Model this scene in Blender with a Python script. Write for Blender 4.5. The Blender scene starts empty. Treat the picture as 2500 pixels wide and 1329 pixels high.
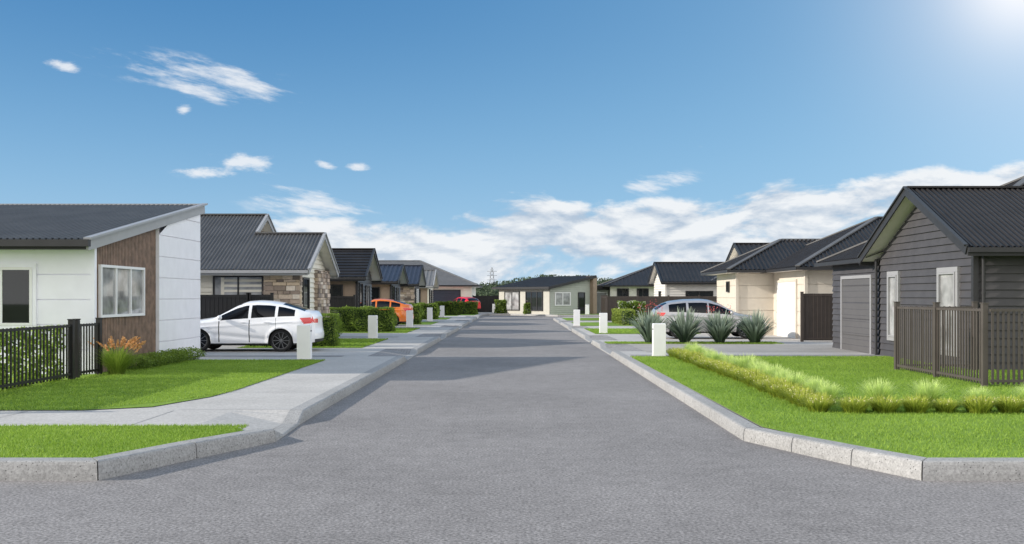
import bpy, math, random
import numpy as np
from mathutils import Vector, Matrix
random.seed(7); RNG=np.random.default_rng(11)
C=bpy.context.scene.collection
V=Vector
X=V((1,0,0)); Y=V((0,1,0)); Z=V((0,0,1))
GZ=0.16
# ------------------------------------------------------------ materials
def nt(m):
    m.use_nodes=True
    return m.node_tree
def node(t,typ,**k):
    n=t.nodes.new(typ)
    for a,b in k.items():
        if a in n.inputs.keys(): n.inputs[a].default_value=b
        else: setattr(n,a,b)
    return n
def mat(name,col,rough=.6,metal=0,var=.12,scale=3.0,bump=0.0,bscale=60,spec=.5,coat=0,bdist=.01):
    m=bpy.data.materials.new(name); t=nt(m); b=t.nodes['Principled BSDF']
    b.inputs['Roughness'].default_value=rough; b.inputs['Metallic'].default_value=metal
    b.inputs['Specular IOR Level'].default_value=spec
    b.inputs['Coat Weight'].default_value=coat
    if coat: b.inputs['Coat Roughness'].default_value=.04
    tc=node(t,'ShaderNodeTexCoord')
    n=node(t,'ShaderNodeTexNoise'); n.inputs['Scale'].default_value=scale; n.inputs['Detail'].default_value=6
    t.links.new(tc.outputs['Object'],n.inputs['Vector'])
    r=node(t,'ShaderNodeMapRange'); r.inputs['From Min'].default_value=.3; r.inputs['From Max'].default_value=.7
    r.inputs['To Min'].default_value=1-var; r.inputs['To Max'].default_value=1+var
    t.links.new(n.outputs['Fac'],r.inputs['Value'])
    mx=node(t,'ShaderNodeVectorMath',operation='SCALE'); mx.inputs[0].default_value=col[:3]
    t.links.new(r.outputs[0],mx.inputs['Scale']); t.links.new(mx.outputs[0],b.inputs['Base Color'])
    if bump>0:
        n2=node(t,'ShaderNodeTexNoise'); n2.inputs['Scale'].default_value=bscale; n2.inputs['Detail'].default_value=4
        t.links.new(tc.outputs['Object'],n2.inputs['Vector'])
        bp=node(t,'ShaderNodeBump'); bp.inputs['Strength'].default_value=bump; bp.inputs['Distance'].default_value=bdist
        t.links.new(n2.outputs['Fac'],bp.inputs['Height']); t.links.new(bp.outputs[0],b.inputs['Normal'])
    return m
def foliage(name,trans=.3,rough=.55):
    m=bpy.data.materials.new(name); t=nt(m); b=t.nodes['Principled BSDF']
    a=node(t,'ShaderNodeAttribute'); a.attribute_name='col'
    t.links.new(a.outputs['Color'],b.inputs['Base Color']); b.inputs['Roughness'].default_value=rough
    b.inputs['Specular IOR Level'].default_value=.3
    tr=node(t,'ShaderNodeBsdfTranslucent'); t.links.new(a.outputs['Color'],tr.inputs['Color'])
    mx=node(t,'ShaderNodeMixShader'); mx.inputs[0].default_value=trans
    t.links.new(b.outputs[0],mx.inputs[1]); t.links.new(tr.outputs[0],mx.inputs[2])
    t.links.new(mx.outputs[0],t.nodes['Material Output'].inputs['Surface'])
    return m
def attr_mat(name,rough=.85,bump=.5):
    m=bpy.data.materials.new(name); t=nt(m); b=t.nodes['Principled BSDF']
    a=node(t,'ShaderNodeAttribute'); a.attribute_name='col'
    tc=node(t,'ShaderNodeTexCoord'); n=node(t,'ShaderNodeTexNoise'); n.inputs['Scale'].default_value=14; n.inputs['Detail'].default_value=6
    t.links.new(tc.outputs['Object'],n.inputs['Vector'])
    r=node(t,'ShaderNodeMapRange'); r.inputs['To Min'].default_value=.7; r.inputs['To Max'].default_value=1.3
    t.links.new(n.outputs['Fac'],r.inputs['Value'])
    s=node(t,'ShaderNodeVectorMath',operation='SCALE'); t.links.new(a.outputs['Color'],s.inputs[0]); t.links.new(r.outputs[0],s.inputs['Scale'])
    t.links.new(s.outputs[0],b.inputs['Base Color']); b.inputs['Roughness'].default_value=rough
    bp=node(t,'ShaderNodeBump'); bp.inputs['Strength'].default_value=bump; bp.inputs['Distance'].default_value=.02
    t.links.new(n.outputs['Fac'],bp.inputs['Height']); t.links.new(bp.outputs[0],b.inputs['Normal'])
    return m
def ground_mat(name,c1,c2,speck=None,specksc=90,bigsc=.5,rough=.9,bump=.3,bsc=140,midsc=9,brick=None,grain=.45,spk=(.10,.17,.35)):
    m=bpy.data.materials.new(name); t=nt(m); b=t.nodes['Principled BSDF']; b.inputs['Roughness'].default_value=rough
    b.inputs['Specular IOR Level'].default_value=.25
    g=node(t,'ShaderNodeNewGeometry')
    def noi(s,d=5,ro=.55):
        n=node(t,'ShaderNodeTexNoise'); n.inputs['Scale'].default_value=s; n.inputs['Detail'].default_value=d; n.inputs['Roughness'].default_value=ro
        t.links.new(g.outputs['Position'],n.inputs['Vector']); return n
    n1=noi(bigsc,6,.6); n2=noi(midsc,6,.7); n3=noi(specksc,3,.7)
    ad=node(t,'ShaderNodeMath',operation='ADD'); t.links.new(n1.outputs['Fac'],ad.inputs[0]); t.links.new(n2.outputs['Fac'],ad.inputs[1])
    r=node(t,'ShaderNodeMapRange'); r.inputs['From Min'].default_value=.75; r.inputs['From Max'].default_value=1.25
    t.links.new(ad.outputs[0],r.inputs['Value'])
    mx=node(t,'ShaderNodeMix',data_type='RGBA'); mx.inputs['A'].default_value=(*c1,1); mx.inputs['B'].default_value=(*c2,1)
    t.links.new(r.outputs[0],mx.inputs['Factor'])
    out=mx.outputs['Result']
    r3=node(t,'ShaderNodeMapRange'); r3.inputs['From Min'].default_value=.3; r3.inputs['From Max'].default_value=.7
    r3.inputs['To Min'].default_value=1-grain; r3.inputs['To Max'].default_value=1+grain
    t.links.new(n3.outputs['Fac'],r3.inputs['Value'])
    s=node(t,'ShaderNodeVectorMath',operation='SCALE'); t.links.new(out,s.inputs[0]); t.links.new(r3.outputs[0],s.inputs['Scale']); out=s.outputs[0]
    if speck:
        v=node(t,'ShaderNodeTexVoronoi'); v.inputs['Scale'].default_value=speck
        t.links.new(g.outputs['Position'],v.inputs['Vector'])
        rr=node(t,'ShaderNodeMapRange'); rr.inputs['From Min'].default_value=spk[0]; rr.inputs['From Max'].default_value=spk[1]
        rr.inputs['To Min'].default_value=spk[2]; rr.inputs['To Max'].default_value=1
        t.links.new(v.outputs['Distance'],rr.inputs['Value'])
        s2=node(t,'ShaderNodeVectorMath',operation='SCALE'); t.links.new(out,s2.inputs[0]); t.links.new(rr.outputs[0],s2.inputs['Scale']); out=s2.outputs[0]
    if brick:
        br=node(t,'ShaderNodeTexBrick'); br.inputs['Scale'].default_value=brick
        br.inputs['Color1'].default_value=(1,1,1,1); br.inputs['Color2'].default_value=(.8,.8,.82,1); br.inputs['Mortar'].default_value=(.5,.5,.5,1)
        br.inputs['Mortar Size'].default_value=.02
        t.links.new(g.outputs['Position'],br.inputs['Vector'])
        s3=node(t,'ShaderNodeVectorMath',operation='MULTIPLY'); t.links.new(out,s3.inputs[0]); t.links.new(br.outputs['Color'],s3.inputs[1]); out=s3.outputs[0]
    t.links.new(out,b.inputs['Base Color'])
    bp=node(t,'ShaderNodeBump'); bp.inputs['Strength'].default_value=bump; bp.inputs['Distance'].default_value=.01
    n4=noi(bsc,3); t.links.new(n4.outputs['Fac'],bp.inputs['Height']); t.links.new(bp.outputs[0],b.inputs['Normal'])
    return m
M={}
M['asphalt']=ground_mat('asphalt',(.198,.184,.176),(.285,.265,.254),specksc=34,bump=.45,bsc=45,grain=.62,midsc=4,bigsc=.3)
M['concrete']=ground_mat('concrete_path',(.41,.39,.365),(.52,.495,.465),specksc=24,bump=.15,bsc=80,grain=.18)
M['kerbm']=ground_mat('kerb_concrete',(.29,.283,.272),(.39,.38,.368),speck=24,specksc=40,bump=.25,bsc=70,grain=.28,spk=(.10,.19,.22))
M['paver']=ground_mat('pavers',(.28,.268,.26),(.37,.355,.345),specksc=40,brick=2.6,bump=.2,grain=.25)
M['lawn']=ground_mat('lawn_ground',(.14,.235,.024),(.215,.33,.04),specksc=30,bigsc=.7,midsc=5,bump=.7,bsc=50,grain=.4)
M['dirt']=ground_mat('terrain_ground',(.09,.14,.03),(.14,.18,.05),specksc=5,bigsc=.05,midsc=.6)
M['drive']=ground_mat('driveway_concrete',(.32,.30,.28),(.41,.385,.355),specksc=30,grain=.2)
M['white']=mat('white_panel',(.87,.86,.93),.5,var=.025,bump=.05)
M['fin']=mat('pale_grey_panel',(.84,.83,.86),.5,var=.04,bump=.05)
M['wood']=mat('timber_cladding',(.21,.138,.098),.65,var=.35,scale=6,bump=.3)
M['cream']=mat('cream_weatherboard',(.76,.72,.62),.55,var=.04)
M['creamw']=mat('cream_white_weatherboard',(.68,.65,.60),.55,var=.04)
M['beige']=mat('beige_panel',(.62,.56,.475),.55,var=.05,bump=.05)
M['tan']=mat('tan_panel',(.30,.22,.16),.6,var=.08)
M['charcoal']=mat('charcoal_weatherboard',(.066,.062,.065),.55,var=.12,spec=.35)
M['black']=mat('black_panel',(.028,.028,.031),.45,var=.15)
M['greydoor']=mat('grey_garage_door',(.105,.10,.10),.5,var=.05,spec=.35)
M['whitedoor']=mat('white_garage_door',(.82,.82,.80),.45,var=.03)
M['sage']=mat('sage_weatherboard',(.40,.42,.36),.55,var=.05)
M['roofA']=mat('charcoal_metal_roof',(.085,.083,.082),.5,var=.14,scale=1.2,spec=.3)
M['roofB']=mat('slate_metal_roof',(.105,.102,.10),.5,var=.14,scale=1.2,spec=.3)
M['roofC']=mat('black_metal_roof',(.024,.022,.022),.5,var=.18,scale=1.2,spec=.25)
M['roofD']=mat('blue_black_roof',(.035,.042,.062),.45,var=.12,spec=.35)
M['roofE']=mat('pale_grey_roof',(.15,.15,.152),.5,var=.1,spec=.3)
M['trimL']=mat('grey_trim',(.33,.33,.335),.45,var=.05)
M['trimD']=mat('dark_trim',(.032,.031,.032),.45,var=.1,spec=.35)
M['trimW']=mat('white_trim',(.80,.79,.79),.45,var=.03)
M['trimG']=mat('mid_grey_trim',(.30,.295,.30),.45,var=.03)
M['soffit']=mat('cream_soffit',(.78,.73,.67),.6,var=.03)
M['fenceD']=mat('black_fence_paint',(.020,.019,.019),.45,var=.1,spec=.3)
M['fenceB']=mat('bronze_fence_paint',(.082,.069,.061),.5,var=.1,spec=.3)
M['fenceC']=mat('dark_brown_fence_paint',(.07,.056,.048),.5,var=.1,spec=.3)
M['mail']=mat('white_render',(.84,.83,.82),.55,var=.03,bump=.1)
M['glass']=mat('dark_window_glass',(.012,.014,.016),.02,var=.3,scale=1.3,spec=.55)
M['curtain']=mat('curtained_window_glass',(.30,.30,.30),.04,var=.6,scale=1.9,spec=.7)
M['tyre']=mat('tyre_rubber',(.012,.012,.012),.8,var=.1)
M['rim']=mat('dark_alloy',(.02,.02,.022),.25,metal=.7,var=.05)
M['alloy']=mat('silver_alloy',(.6,.6,.62),.25,metal=.9,var=.03)
M['spoke']=mat('dark_spoke',(.20,.20,.205),.3,metal=.6,var=.03)
M['carw']=mat('white_car_paint',(.92,.915,.92),.35,var=.0,coat=.8)
M['caro']=mat('orange_car_paint',(.80,.19,.015),.28,var=.0,coat=1)
M['carr']=mat('red_car_paint',(.7,.01,.015),.28,var=.0,coat=1)
M['cars']=mat('silver_car_paint',(.48,.455,.455),.3,metal=.4,var=.0,coat=1)
M['carg']=mat('car_glass',(.006,.006,.007),.02,var=.0,spec=.35)
M['seam']=mat('black_plastic',(.01,.01,.01),.6,var=.0)
M['red']=mat('red_lens',(.75,.012,.015),.15,var=.05,coat=1)
M['lens']=mat('clear_lens',(.7,.72,.75),.08,var=.02,coat=1)
M['leaf']=foliage('leaf'); M['blade']=foliage('grass_blade',.4)
M['stone']=attr_mat('stacked_stone')
M['steel']=mat('galvanised_steel',(.25,.26,.28),.6)
# ------------------------------------------------------------ builders
class MB:
    def __init__(s): s.v=[]; s.f=[]; s.c=[]
    def add(s,vs,fs,col=None):
        o=len(s.v); s.v+= [tuple(p) for p in vs]; s.f+=[tuple(i+o for i in f) for f in fs]
        s.c+=[col or (1,1,1)]*len(vs); return s
    def obox(s,o,a,b,c,col=None):
        o=V(o);a=V(a);b=V(b);c=V(c)
        if a.cross(b).dot(c)<0: a,b=b,a
        p=[o,o+a,o+a+b,o+b,o+c,o+a+c,o+a+b+c,o+b+c]
        return s.add(p,[(0,3,2,1),(4,5,6,7),(0,1,5,4),(1,2,6,5),(2,3,7,6),(3,0,4,7)],col)
    def box(s,x0,x1,y0,y1,z0,z1,col=None):
        return s.obox((x0,y0,z0),(x1-x0,0,0),(0,y1-y0,0),(0,0,z1-z0),col)
    def beam(s,p,q,w,h):
        p=V(p);q=V(q);d=(q-p); dn=d.normalized()
        sd=dn.cross(Z)
        if sd.length<.01: sd=X.copy()
        sd.normalize(); up=sd.cross(dn)
        return s.obox(p-sd*w/2-up*h/2,sd*w,up*h,d)
    def quad(s,*p): return s.add(p,[tuple(range(len(p)))])
    def slat(s,poly,du,n,pitch,pat,phase=0):
        poly=[V(p) for p in poly]; du=V(du).normalized(); n=V(n).normalized(); dv=n.cross(du)
        o=poly[0]; P=[((p-o).dot(du),(p-o).dot(dv)) for p in poly]
        lo=min(p[0] for p in P); hi=max(p[0] for p in P)
        sam=[]
        k=math.floor((lo-phase)/pitch)
        def offat(u):
            t=((u-phase)/pitch)%1.0; pp=pat+[(1.0,pat[0][1] if len(pat)>2 else pat[-1][1])]
            for (a,x),(b,y) in zip(pp,pp[1:]):
                if a<=t<=b: return x+(y-x)*((t-a)/max(b-a,1e-6))
            return pat[0][1]
        sam.append((lo+1e-5,offat(lo+1e-5)))
        while True:
            base=phase+k*pitch
            if base>hi: break
            for a,x in pat:
                u=base+a*pitch
                if lo+1e-4<u<hi-1e-4: sam.append((u,x))
            k+=1
        sam.append((hi-1e-5,offat(hi-1e-5)))
        vs=[];fs=[]
        for u,off in sam:
            vv=[]
            for i in range(len(P)):
                a=P[i];b=P[(i+1)%len(P)]
                if (a[0]-u)*(b[0]-u)<=0 and abs(a[0]-b[0])>1e-9:
                    t=(u-a[0])/(b[0]-a[0]); vv.append(a[1]+t*(b[1]-a[1]))
            if not vv: continue
            for w in (min(vv),max(vv)): vs.append(o+du*u+dv*w+n*off)
        for i in range(len(vs)//2-1): fs.append((2*i,2*i+1,2*i+3,2*i+2))
        return s.add(vs,fs)
    def lathe(s,prof,c,axis,seg=24):
        c=V(c);a=V(axis).normalized(); e=a.orthogonal().normalized(); g=a.cross(e)
        vs=[];fs=[];n=len(prof)
        for i in range(seg):
            t=2*math.pi*i/seg; r=e*math.cos(t)+g*math.sin(t)
            for (rr,h) in prof: vs.append(c+r*rr+a*h)
        for i in range(seg):
            j=(i+1)%seg
            for k in range(n-1): fs.append((i*n+k,j*n+k,j*n+k+1,i*n+k+1))
        return s.add(vs,fs)
def make(name,mb,m,smooth=False,offset=None,cols=False):
    me=bpy.data.meshes.new(name)
    vs=mb.v if offset is None else [(a-offset[0],b-offset[1],c-offset[2]) for a,b,c in mb.v]
    me.from_pydata(vs,[],mb.f); 
    for mm in (m if isinstance(m,list) else [m]): me.materials.append(mm)
    if cols:
        ca=me.color_attributes.new('col','FLOAT_COLOR','POINT')
        ca.data.foreach_set('color',[x for c in mb.c for x in (*c,1)])
    if smooth: me.polygons.foreach_set('use_smooth',[True]*len(me.polygons))
    me.update()
    o=bpy.data.objects.new(name,me); C.objects.link(o); return o
def npmesh(name,vs,fs,cols,m):
    me=bpy.data.meshes.new(name); n=len(vs); k=fs.shape[1]; f=len(fs)
    me.vertices.add(n); me.vertices.foreach_set('co',vs.astype(np.float32).ravel())
    me.loops.add(f*k); me.loops.foreach_set('vertex_index',fs.astype(np.int32).ravel())
    me.polygons.add(f); me.polygons.foreach_set('loop_start',(np.arange(f)*k).astype(np.int32))
    me.update(calc_edges=True); me.validate()
    ca=me.color_attributes.new('col','FLOAT_COLOR','POINT')
    ca.data.foreach_set('color',np.concatenate([cols,np.ones((n,1))],1).astype(np.float32).ravel())
    me.materials.append(m); return me
def link(name,me,loc=(0,0,0),rot=0,scale=(1,1,1)):
    o=bpy.data.objects.new(name,me); o.location=loc; o.rotation_euler=(0,0,rot); o.scale=scale; C.objects.link(o); return o
def tag(o,label=None,cat=None,group=None,kind=None):
    if label: o['label']=label
    if cat: o['category']=cat
    if group: o['group']=group
    if kind: o['kind']=kind
    return o
class Thing:
    def __init__(s,name,label,cat,loc,group=None,rot=0):
        s.loc=V(loc); s.e=bpy.data.objects.new(name,None); s.e.location=loc; s.e.rotation_euler=(0,0,rot); s.e.empty_display_size=.3
        C.objects.link(s.e); tag(s.e,label,cat,group); s.local=False
    def part(s,name,mb,m,parent=None,smooth=False,cols=False,label=None):
        o=make(name,mb,m,smooth,None if s.local else s.loc,cols); o.parent=parent or s.e
        if label: o['label']=label
        return o
def structure(name,mb,m): return tag(make(name,mb,m),kind='structure')
# ------------------------------------------------------------ ground, road
mb=MB(); mb.quad((-1500,-200,-.03),(1500,-200,-.03),(1500,3000,-.03),(-1500,3000,-.03)); structure('ground',mb,M['dirt'])
mb=MB(); mb.quad((-80,-30,0),(80,-30,0),(80,112,0),(-80,112,0)); structure('road',mb,M['asphalt'])
def crossL(k): return (28.9+13.7*k,33.0+13.7*k)
LC=[crossL(k) for k in range(5)]; RC=[(31.6,36.4),(39.6,44.4),(54,58),(67,71)]
def height(y,cr):
    for a,b in cr:
        if a<=y<=b: return max(.035,.17-min(y-a,b-y)/.6*.135)
    return .17
def kerb(name,pts,side,w=.24):
    n=len(pts); P=[V((p[0],p[1],0)) for p in pts]; N=[]
    seg=[(P[i+1]-P[i]).normalized() for i in range(n-1)]
    perp=lambda d: V((-d.y,d.x,0))*side
    for i in range(n):
        if i==0: N.append(perp(seg[0]))
        elif i==n-1: N.append(perp(seg[-1]))
        else:
            a=perp(seg[i-1]);b=perp(seg[i]); m=(a+b).normalized(); N.append(m/max(.4,m.dot(a)))
    mb=MB()
    for i in range(n-1):
        L=(P[i+1]-P[i]).length; k=max(1,int(round(L/2.4))) if L>3 else 1
        for j in range(k):
            t0=j/k;t1=(j+1)/k; e=.008/L if L>.9 else 0
            ring=[]
            for t in (t0+e,t1-e):
                p=P[i].lerp(P[i+1],t); nn=N[i].lerp(N[i+1],t) if k==1 else (N[i] if t<.01 else N[i+1] if t>.99 else perp(seg[i])); h=pts[i][2]*(1-t)+pts[i+1][2]*t
                hh=[(0,-.02),(.0,h*.35),(.012,h*.8),(.022,h*.94),(.045,h),(w,h),(w,-.02)]
                ring+= [p+nn*a+Z*b for a,b in hh]
            m=7; fs=[(q,q+1,m+q+1,m+q) for q in range(m-1)]+[tuple(range(m)),tuple(range(2*m-1,m-1,-1))]
            mb.add(ring,fs)
    o=structure(name,mb,M['kerbm']); return o
KH=.20
pl=[(-40,10.26,KH),(-9,10.26,KH),(-6.6,10.26,KH),(-4.3,10.26,KH),(-3.73,11.66,.19),(-3.13,13.0,.17),(-3.14,13.5,.035),(-3.18,14.6,.035),(-3.2,15.2,.17)]
for a,b in LC: pl+=[(-3.2,a,.17),(-3.2,a+.6,.035),(-3.2,b-.6,.035),(-3.2,b,.17)]
pl+=[(-3.2,97,.17),(-2.6,99.5,.17),(-.5,99.8,.17),(2.2,96,.17),(4,93.5,.17),(60,93.5,.17)]
kerb('kerb',pl,1)
pr=[(40,10.26,KH),(9,10.26,KH),(6.3,10.26,KH),(4.19,10.26,KH),(3.77,11.18,.19),(3.37,12.15,.18),(3.0,13.1,.17)]
for a,b in RC: pr+=[(3.05,a,.17),(3.05,a+.6,.035),(3.05,b-.6,.035),(3.05,b,.17)]
pr+=[(3.05,80,.17),(3.5,82.5,.17),(5.5,84,.17),(60,84.2,.17)]
kerb('kerb',pr,-1)
def strip(name,xo,xi,ys,cr,pav):
    for s in (0,1):
        a=MB()
        for y0,y1 in zip(ys,ys[1:]):
            inc=any(c<=(y0+y1)/2<=d for c,d in pav)
            if inc!=bool(s): continue
            a.quad((xo,y0,height(y0,cr)-.006),(xi,y0,GZ+.002*s),(xi,y1,GZ+.002*s),(xo,y1,height(y1,cr)-.006))
        structure('driveway_crossing' if s else 'footpath',a,M['paver'] if s else M['concrete'])
def ysl(y0,y1,cr):
    s={y0,y1}
    for a,b in cr: s|={a,a+.6,b-.6,b}
    s|={y for y in np.arange(math.ceil(y0),y1,2.0)}
    return sorted(v for v in s if y0<=v<=y1)
PC=[(12.98,15.22)]
strip('footpath',-3.42,-4.3,ysl(13.0,97,LC+PC),LC+PC,LC)
strip('footpath',3.27,4.1,ysl(13.2,80,RC),RC,RC)
mb=MB()
mb.quad((-70,10.5,GZ),(-4.45,10.5,GZ),(-3.93,11.7,GZ),(-3.36,13.0,GZ),(-70,13.0,GZ))
mb.quad((-70,13.0,GZ),(-4.3,13.0,GZ),(-4.3,97,GZ),(-70,97,GZ))
mb.quad((-70,97,GZ),(-3.42,97,GZ),(-2.8,99.7,GZ),(-.4,100,GZ),(2.35,96.2,GZ),(4.1,93.74,GZ),(70,93.74,GZ),(70,170,GZ),(-70,170,GZ))
structure('footpath',mb,M['concrete'])
mb=MB()
for y in np.arange(15.3,97,2.74):
    if not any(a-.1<y<b+.1 for a,b in LC): mb.quad((-5.17,y,GZ+.004),(-3.46,y,GZ+.004+.009),(-3.46,y+.014,GZ+.013),(-5.17,y+.014,GZ+.004))
for x in np.arange(-14,-5,2.2): mb.quad((x,13.3,GZ+.004),(x+.014,13.3,GZ+.004),(x+.014,15.15,GZ+.004),(x,15.15,GZ+.004))
structure('footpath_joint',mb,M['trimG'])
mb=MB()
mb.quad((70,10.5,GZ),(70,13.2,GZ),(3.27,13.2,GZ),(3.58,12.25,GZ),(3.98,11.3,GZ),(4.35,10.5,GZ))
mb.quad((4.1,13.2,GZ),(70,13.2,GZ),(70,84.4,GZ),(5.5,84.2,GZ),(4.1,83,GZ),(3.29,80,GZ),(4.1,80,GZ))
structure('pavement',mb,M['concrete'])
LZ=GZ+.012
def lawn(pts,z=LZ):
    mb=MB(); mb.quad(*[(a,b,z) for a,b in pts]); structure('lawn',mb,M['lawn'])
lawn([(-70,10.5),(-4.47,10.5),(-3.97,11.7),(-3.5,12.85),(-3.75,13.3),(-70,13.3)])
lawn([(-70,15.15),(-6.6,15.15),(-5.7,15.6),(-5.25,17.2),(-5.17,18.5),(-5.17,27.1),(-70,27.1)])
for k in range(5):
    y=33.5+13.7*k; lawn([(-9.4,y),(-5.17,y),(-5.17,y+7.1),(-9.4,y+7.1)])
lawn([(4.37,10.5),(70,10.5),(70,28.7),(3.6,28.7),(3.3,28.3),(3.27,13.2),(3.6,12.25),(4.0,11.3)])
lawn([(3.35,36.5),(9.4,36.2),(9.9,37.6),(3.35,37.9)])
for a,b in ((46,53.5),(58.5,66.5),(71.5,80)): lawn([(3.7,a),(8.6,a),(8.6,b),(3.7,b)])
lawn([(2.9,96),(4.3,94.2),(30,94.2),(30,103),(0,103)]); lawn([(-9,90.8),(-3.8,90.8),(-3.6,97),(-9,97)])
for k in range(4):
    mb=MB(); y=27.1+13.7*k; z=GZ+.006
    mb.quad((-9.4,y+1.6,z),(-5.0,y+1.6,z),(-5.0,y+2.1,z),(-9.4,y+2.1,z)); structure('driveway',mb,M['paver'])
mb=MB(); mb.quad((3.4,28.75,GZ+.006),(10.8,28.75,GZ+.006),(10.8,29.6,GZ+.006),(3.4,29.6,GZ+.006)); structure('driveway',mb,M['paver'])
mb=MB(); mb.quad((4.1,31,GZ+.006),(11.6,31,GZ+.006),(11.6,36,GZ+.006),(4.1,36,GZ+.006)); structure('driveway',mb,M['drive'])
# grass blades
def blades(pts,h,w,ca,cb):
    n=len(pts); ang=RNG.uniform(0,2*np.pi,n); hh=h*RNG.uniform(.6,1.2,n); lean=RNG.normal(0,.5,(n,2))*hh[:,None]
    dx=np.stack([np.cos(ang),np.sin(ang)],1)*w*.5
    vs=np.zeros((n,3,3)); vs[:,0,:2]=pts-dx; vs[:,1,:2]=pts+dx; vs[:,2,:2]=pts+lean; vs[:,:,2]=LZ-.005; vs[:,2,2]=LZ+hh
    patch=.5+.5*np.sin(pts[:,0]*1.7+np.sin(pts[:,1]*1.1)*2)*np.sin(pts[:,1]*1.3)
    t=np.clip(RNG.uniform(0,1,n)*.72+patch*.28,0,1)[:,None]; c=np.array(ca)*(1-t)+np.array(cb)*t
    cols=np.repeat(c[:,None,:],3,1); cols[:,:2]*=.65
    return vs.reshape(-1,3),np.arange(n*3).reshape(n,3),cols.reshape(-1,3)
def field(name,n,x0,x1,y0,y1,test,h=.036,w=.0115):
    p=np.stack([RNG.uniform(x0,x1,n),RNG.uniform(y0,y1,n)],1)
    p=p[test(p[:,0],p[:,1])]
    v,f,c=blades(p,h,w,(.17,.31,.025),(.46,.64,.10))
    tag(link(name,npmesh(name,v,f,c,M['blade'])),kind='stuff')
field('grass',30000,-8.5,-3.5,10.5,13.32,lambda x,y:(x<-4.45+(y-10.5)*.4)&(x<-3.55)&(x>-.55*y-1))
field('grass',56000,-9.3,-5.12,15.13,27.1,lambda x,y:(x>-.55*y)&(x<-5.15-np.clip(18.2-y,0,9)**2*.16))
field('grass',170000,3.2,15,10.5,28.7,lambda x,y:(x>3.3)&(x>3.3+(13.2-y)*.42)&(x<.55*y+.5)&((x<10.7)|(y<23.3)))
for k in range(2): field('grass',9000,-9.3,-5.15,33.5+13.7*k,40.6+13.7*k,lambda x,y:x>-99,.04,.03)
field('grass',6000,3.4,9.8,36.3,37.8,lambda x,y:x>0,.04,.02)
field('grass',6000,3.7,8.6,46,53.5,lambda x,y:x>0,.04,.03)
# ------------------------------------------------------------ house helpers
RIB=[(0,0),(.5,0),(.64,.034),(.86,.034)]; TILE=[(0,.04),(.985,0)]; BOARD=[(0,.045),(.985,.002)]
GROOVE=[(0,0),(.955,0),(.96,-.035),(.995,-.035)]; BATTEN=[(0,0),(.3,0),(.31,.03),(.98,.03)]
def slope(mb,poly,eave,n,style,pitch):
    n=V(n).normalized(); eave=V(eave).normalized()
    if style=='rib': mb.slat(poly,eave,n,pitch,RIB)
    else:
        up=n.cross(eave)
        if up.z<0: up=-up
        mb.slat(poly,up,n,.34,TILE)
def clad(mb,poly,n,style):
    if style=='board': mb.slat(poly,Z,n,.19,BOARD)
    elif style=='groove': mb.slat(poly,Z,n,.56,GROOVE)
    elif style=='batten': mb.slat(poly,V(n).cross(Z),n,.09,BATTEN)
    else: mb.add(poly,[tuple(range(len(poly)))])
def gable_roof(T,x0,x1,y0,y1,ze,zr,rm,style='rib',pitch=.14,trim=None,soff=None,from_y=None,name='roof'):
    ym=(y0+y1)/2; k=(zr-ze)/(ym-y0); trim=trim or M['trimD']; soff=soff or M['soffit']
    r=MB()
    slope(r,[(x0,y0,ze),(x1,y0,ze),(x1,ym,zr),(x0,ym,zr)],X,(0,-k,1),style,pitch)
    slope(r,[(x0,y1,ze),(x1,y1,ze),(x1,ym,zr),(x0,ym,zr)],X,(0,k,1),style,pitch)
    R=T.part(name,r,rm)
    s=MB(); d=.09
    for ya in (y0,y1): s.quad((x0,ya,ze-d),(x1,ya,ze-d),(x1,ym,zr-d),(x0,ym,zr-d))
    T.part('soffit',s,soff,R)
    sg=1 if x0>x1 else -1; xx=x0+sg*.012
    ys=y0 if from_y is None else from_y; zs=ze+(ys-y0)*k
    for a,za in ((ys,zs),(y1,ze)):
        b=MB(); b.beam((xx,a,za-.07),(xx,ym,zr-.07),.04 if a==ys else .038,.22)
        b.beam((xx+sg*.012,a,za+.04),(xx+sg*.012,ym,zr+.04),.1,.045); T.part('barge_board',b,trim,R)
    for ya,sy in ((y0,-1),(y1,1)):
        g=MB(); g.box(min(x0,x1),max(x0,x1),ya+sy*.06-.05,ya+sy*.06+.05,ze-.12,ze-.01)
        g.box(min(x0,x1)+.01,max(x0,x1)-.01,ya-.014,ya+.014,ze-.2,ze-.02); T.part('gutter',g,trim,R)
    c=MB(); c.beam((x0,ym,zr+.03),(x1,ym,zr+.03),.24,.05); T.part('ridge_cap',c,rm,R)
    return R
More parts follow.
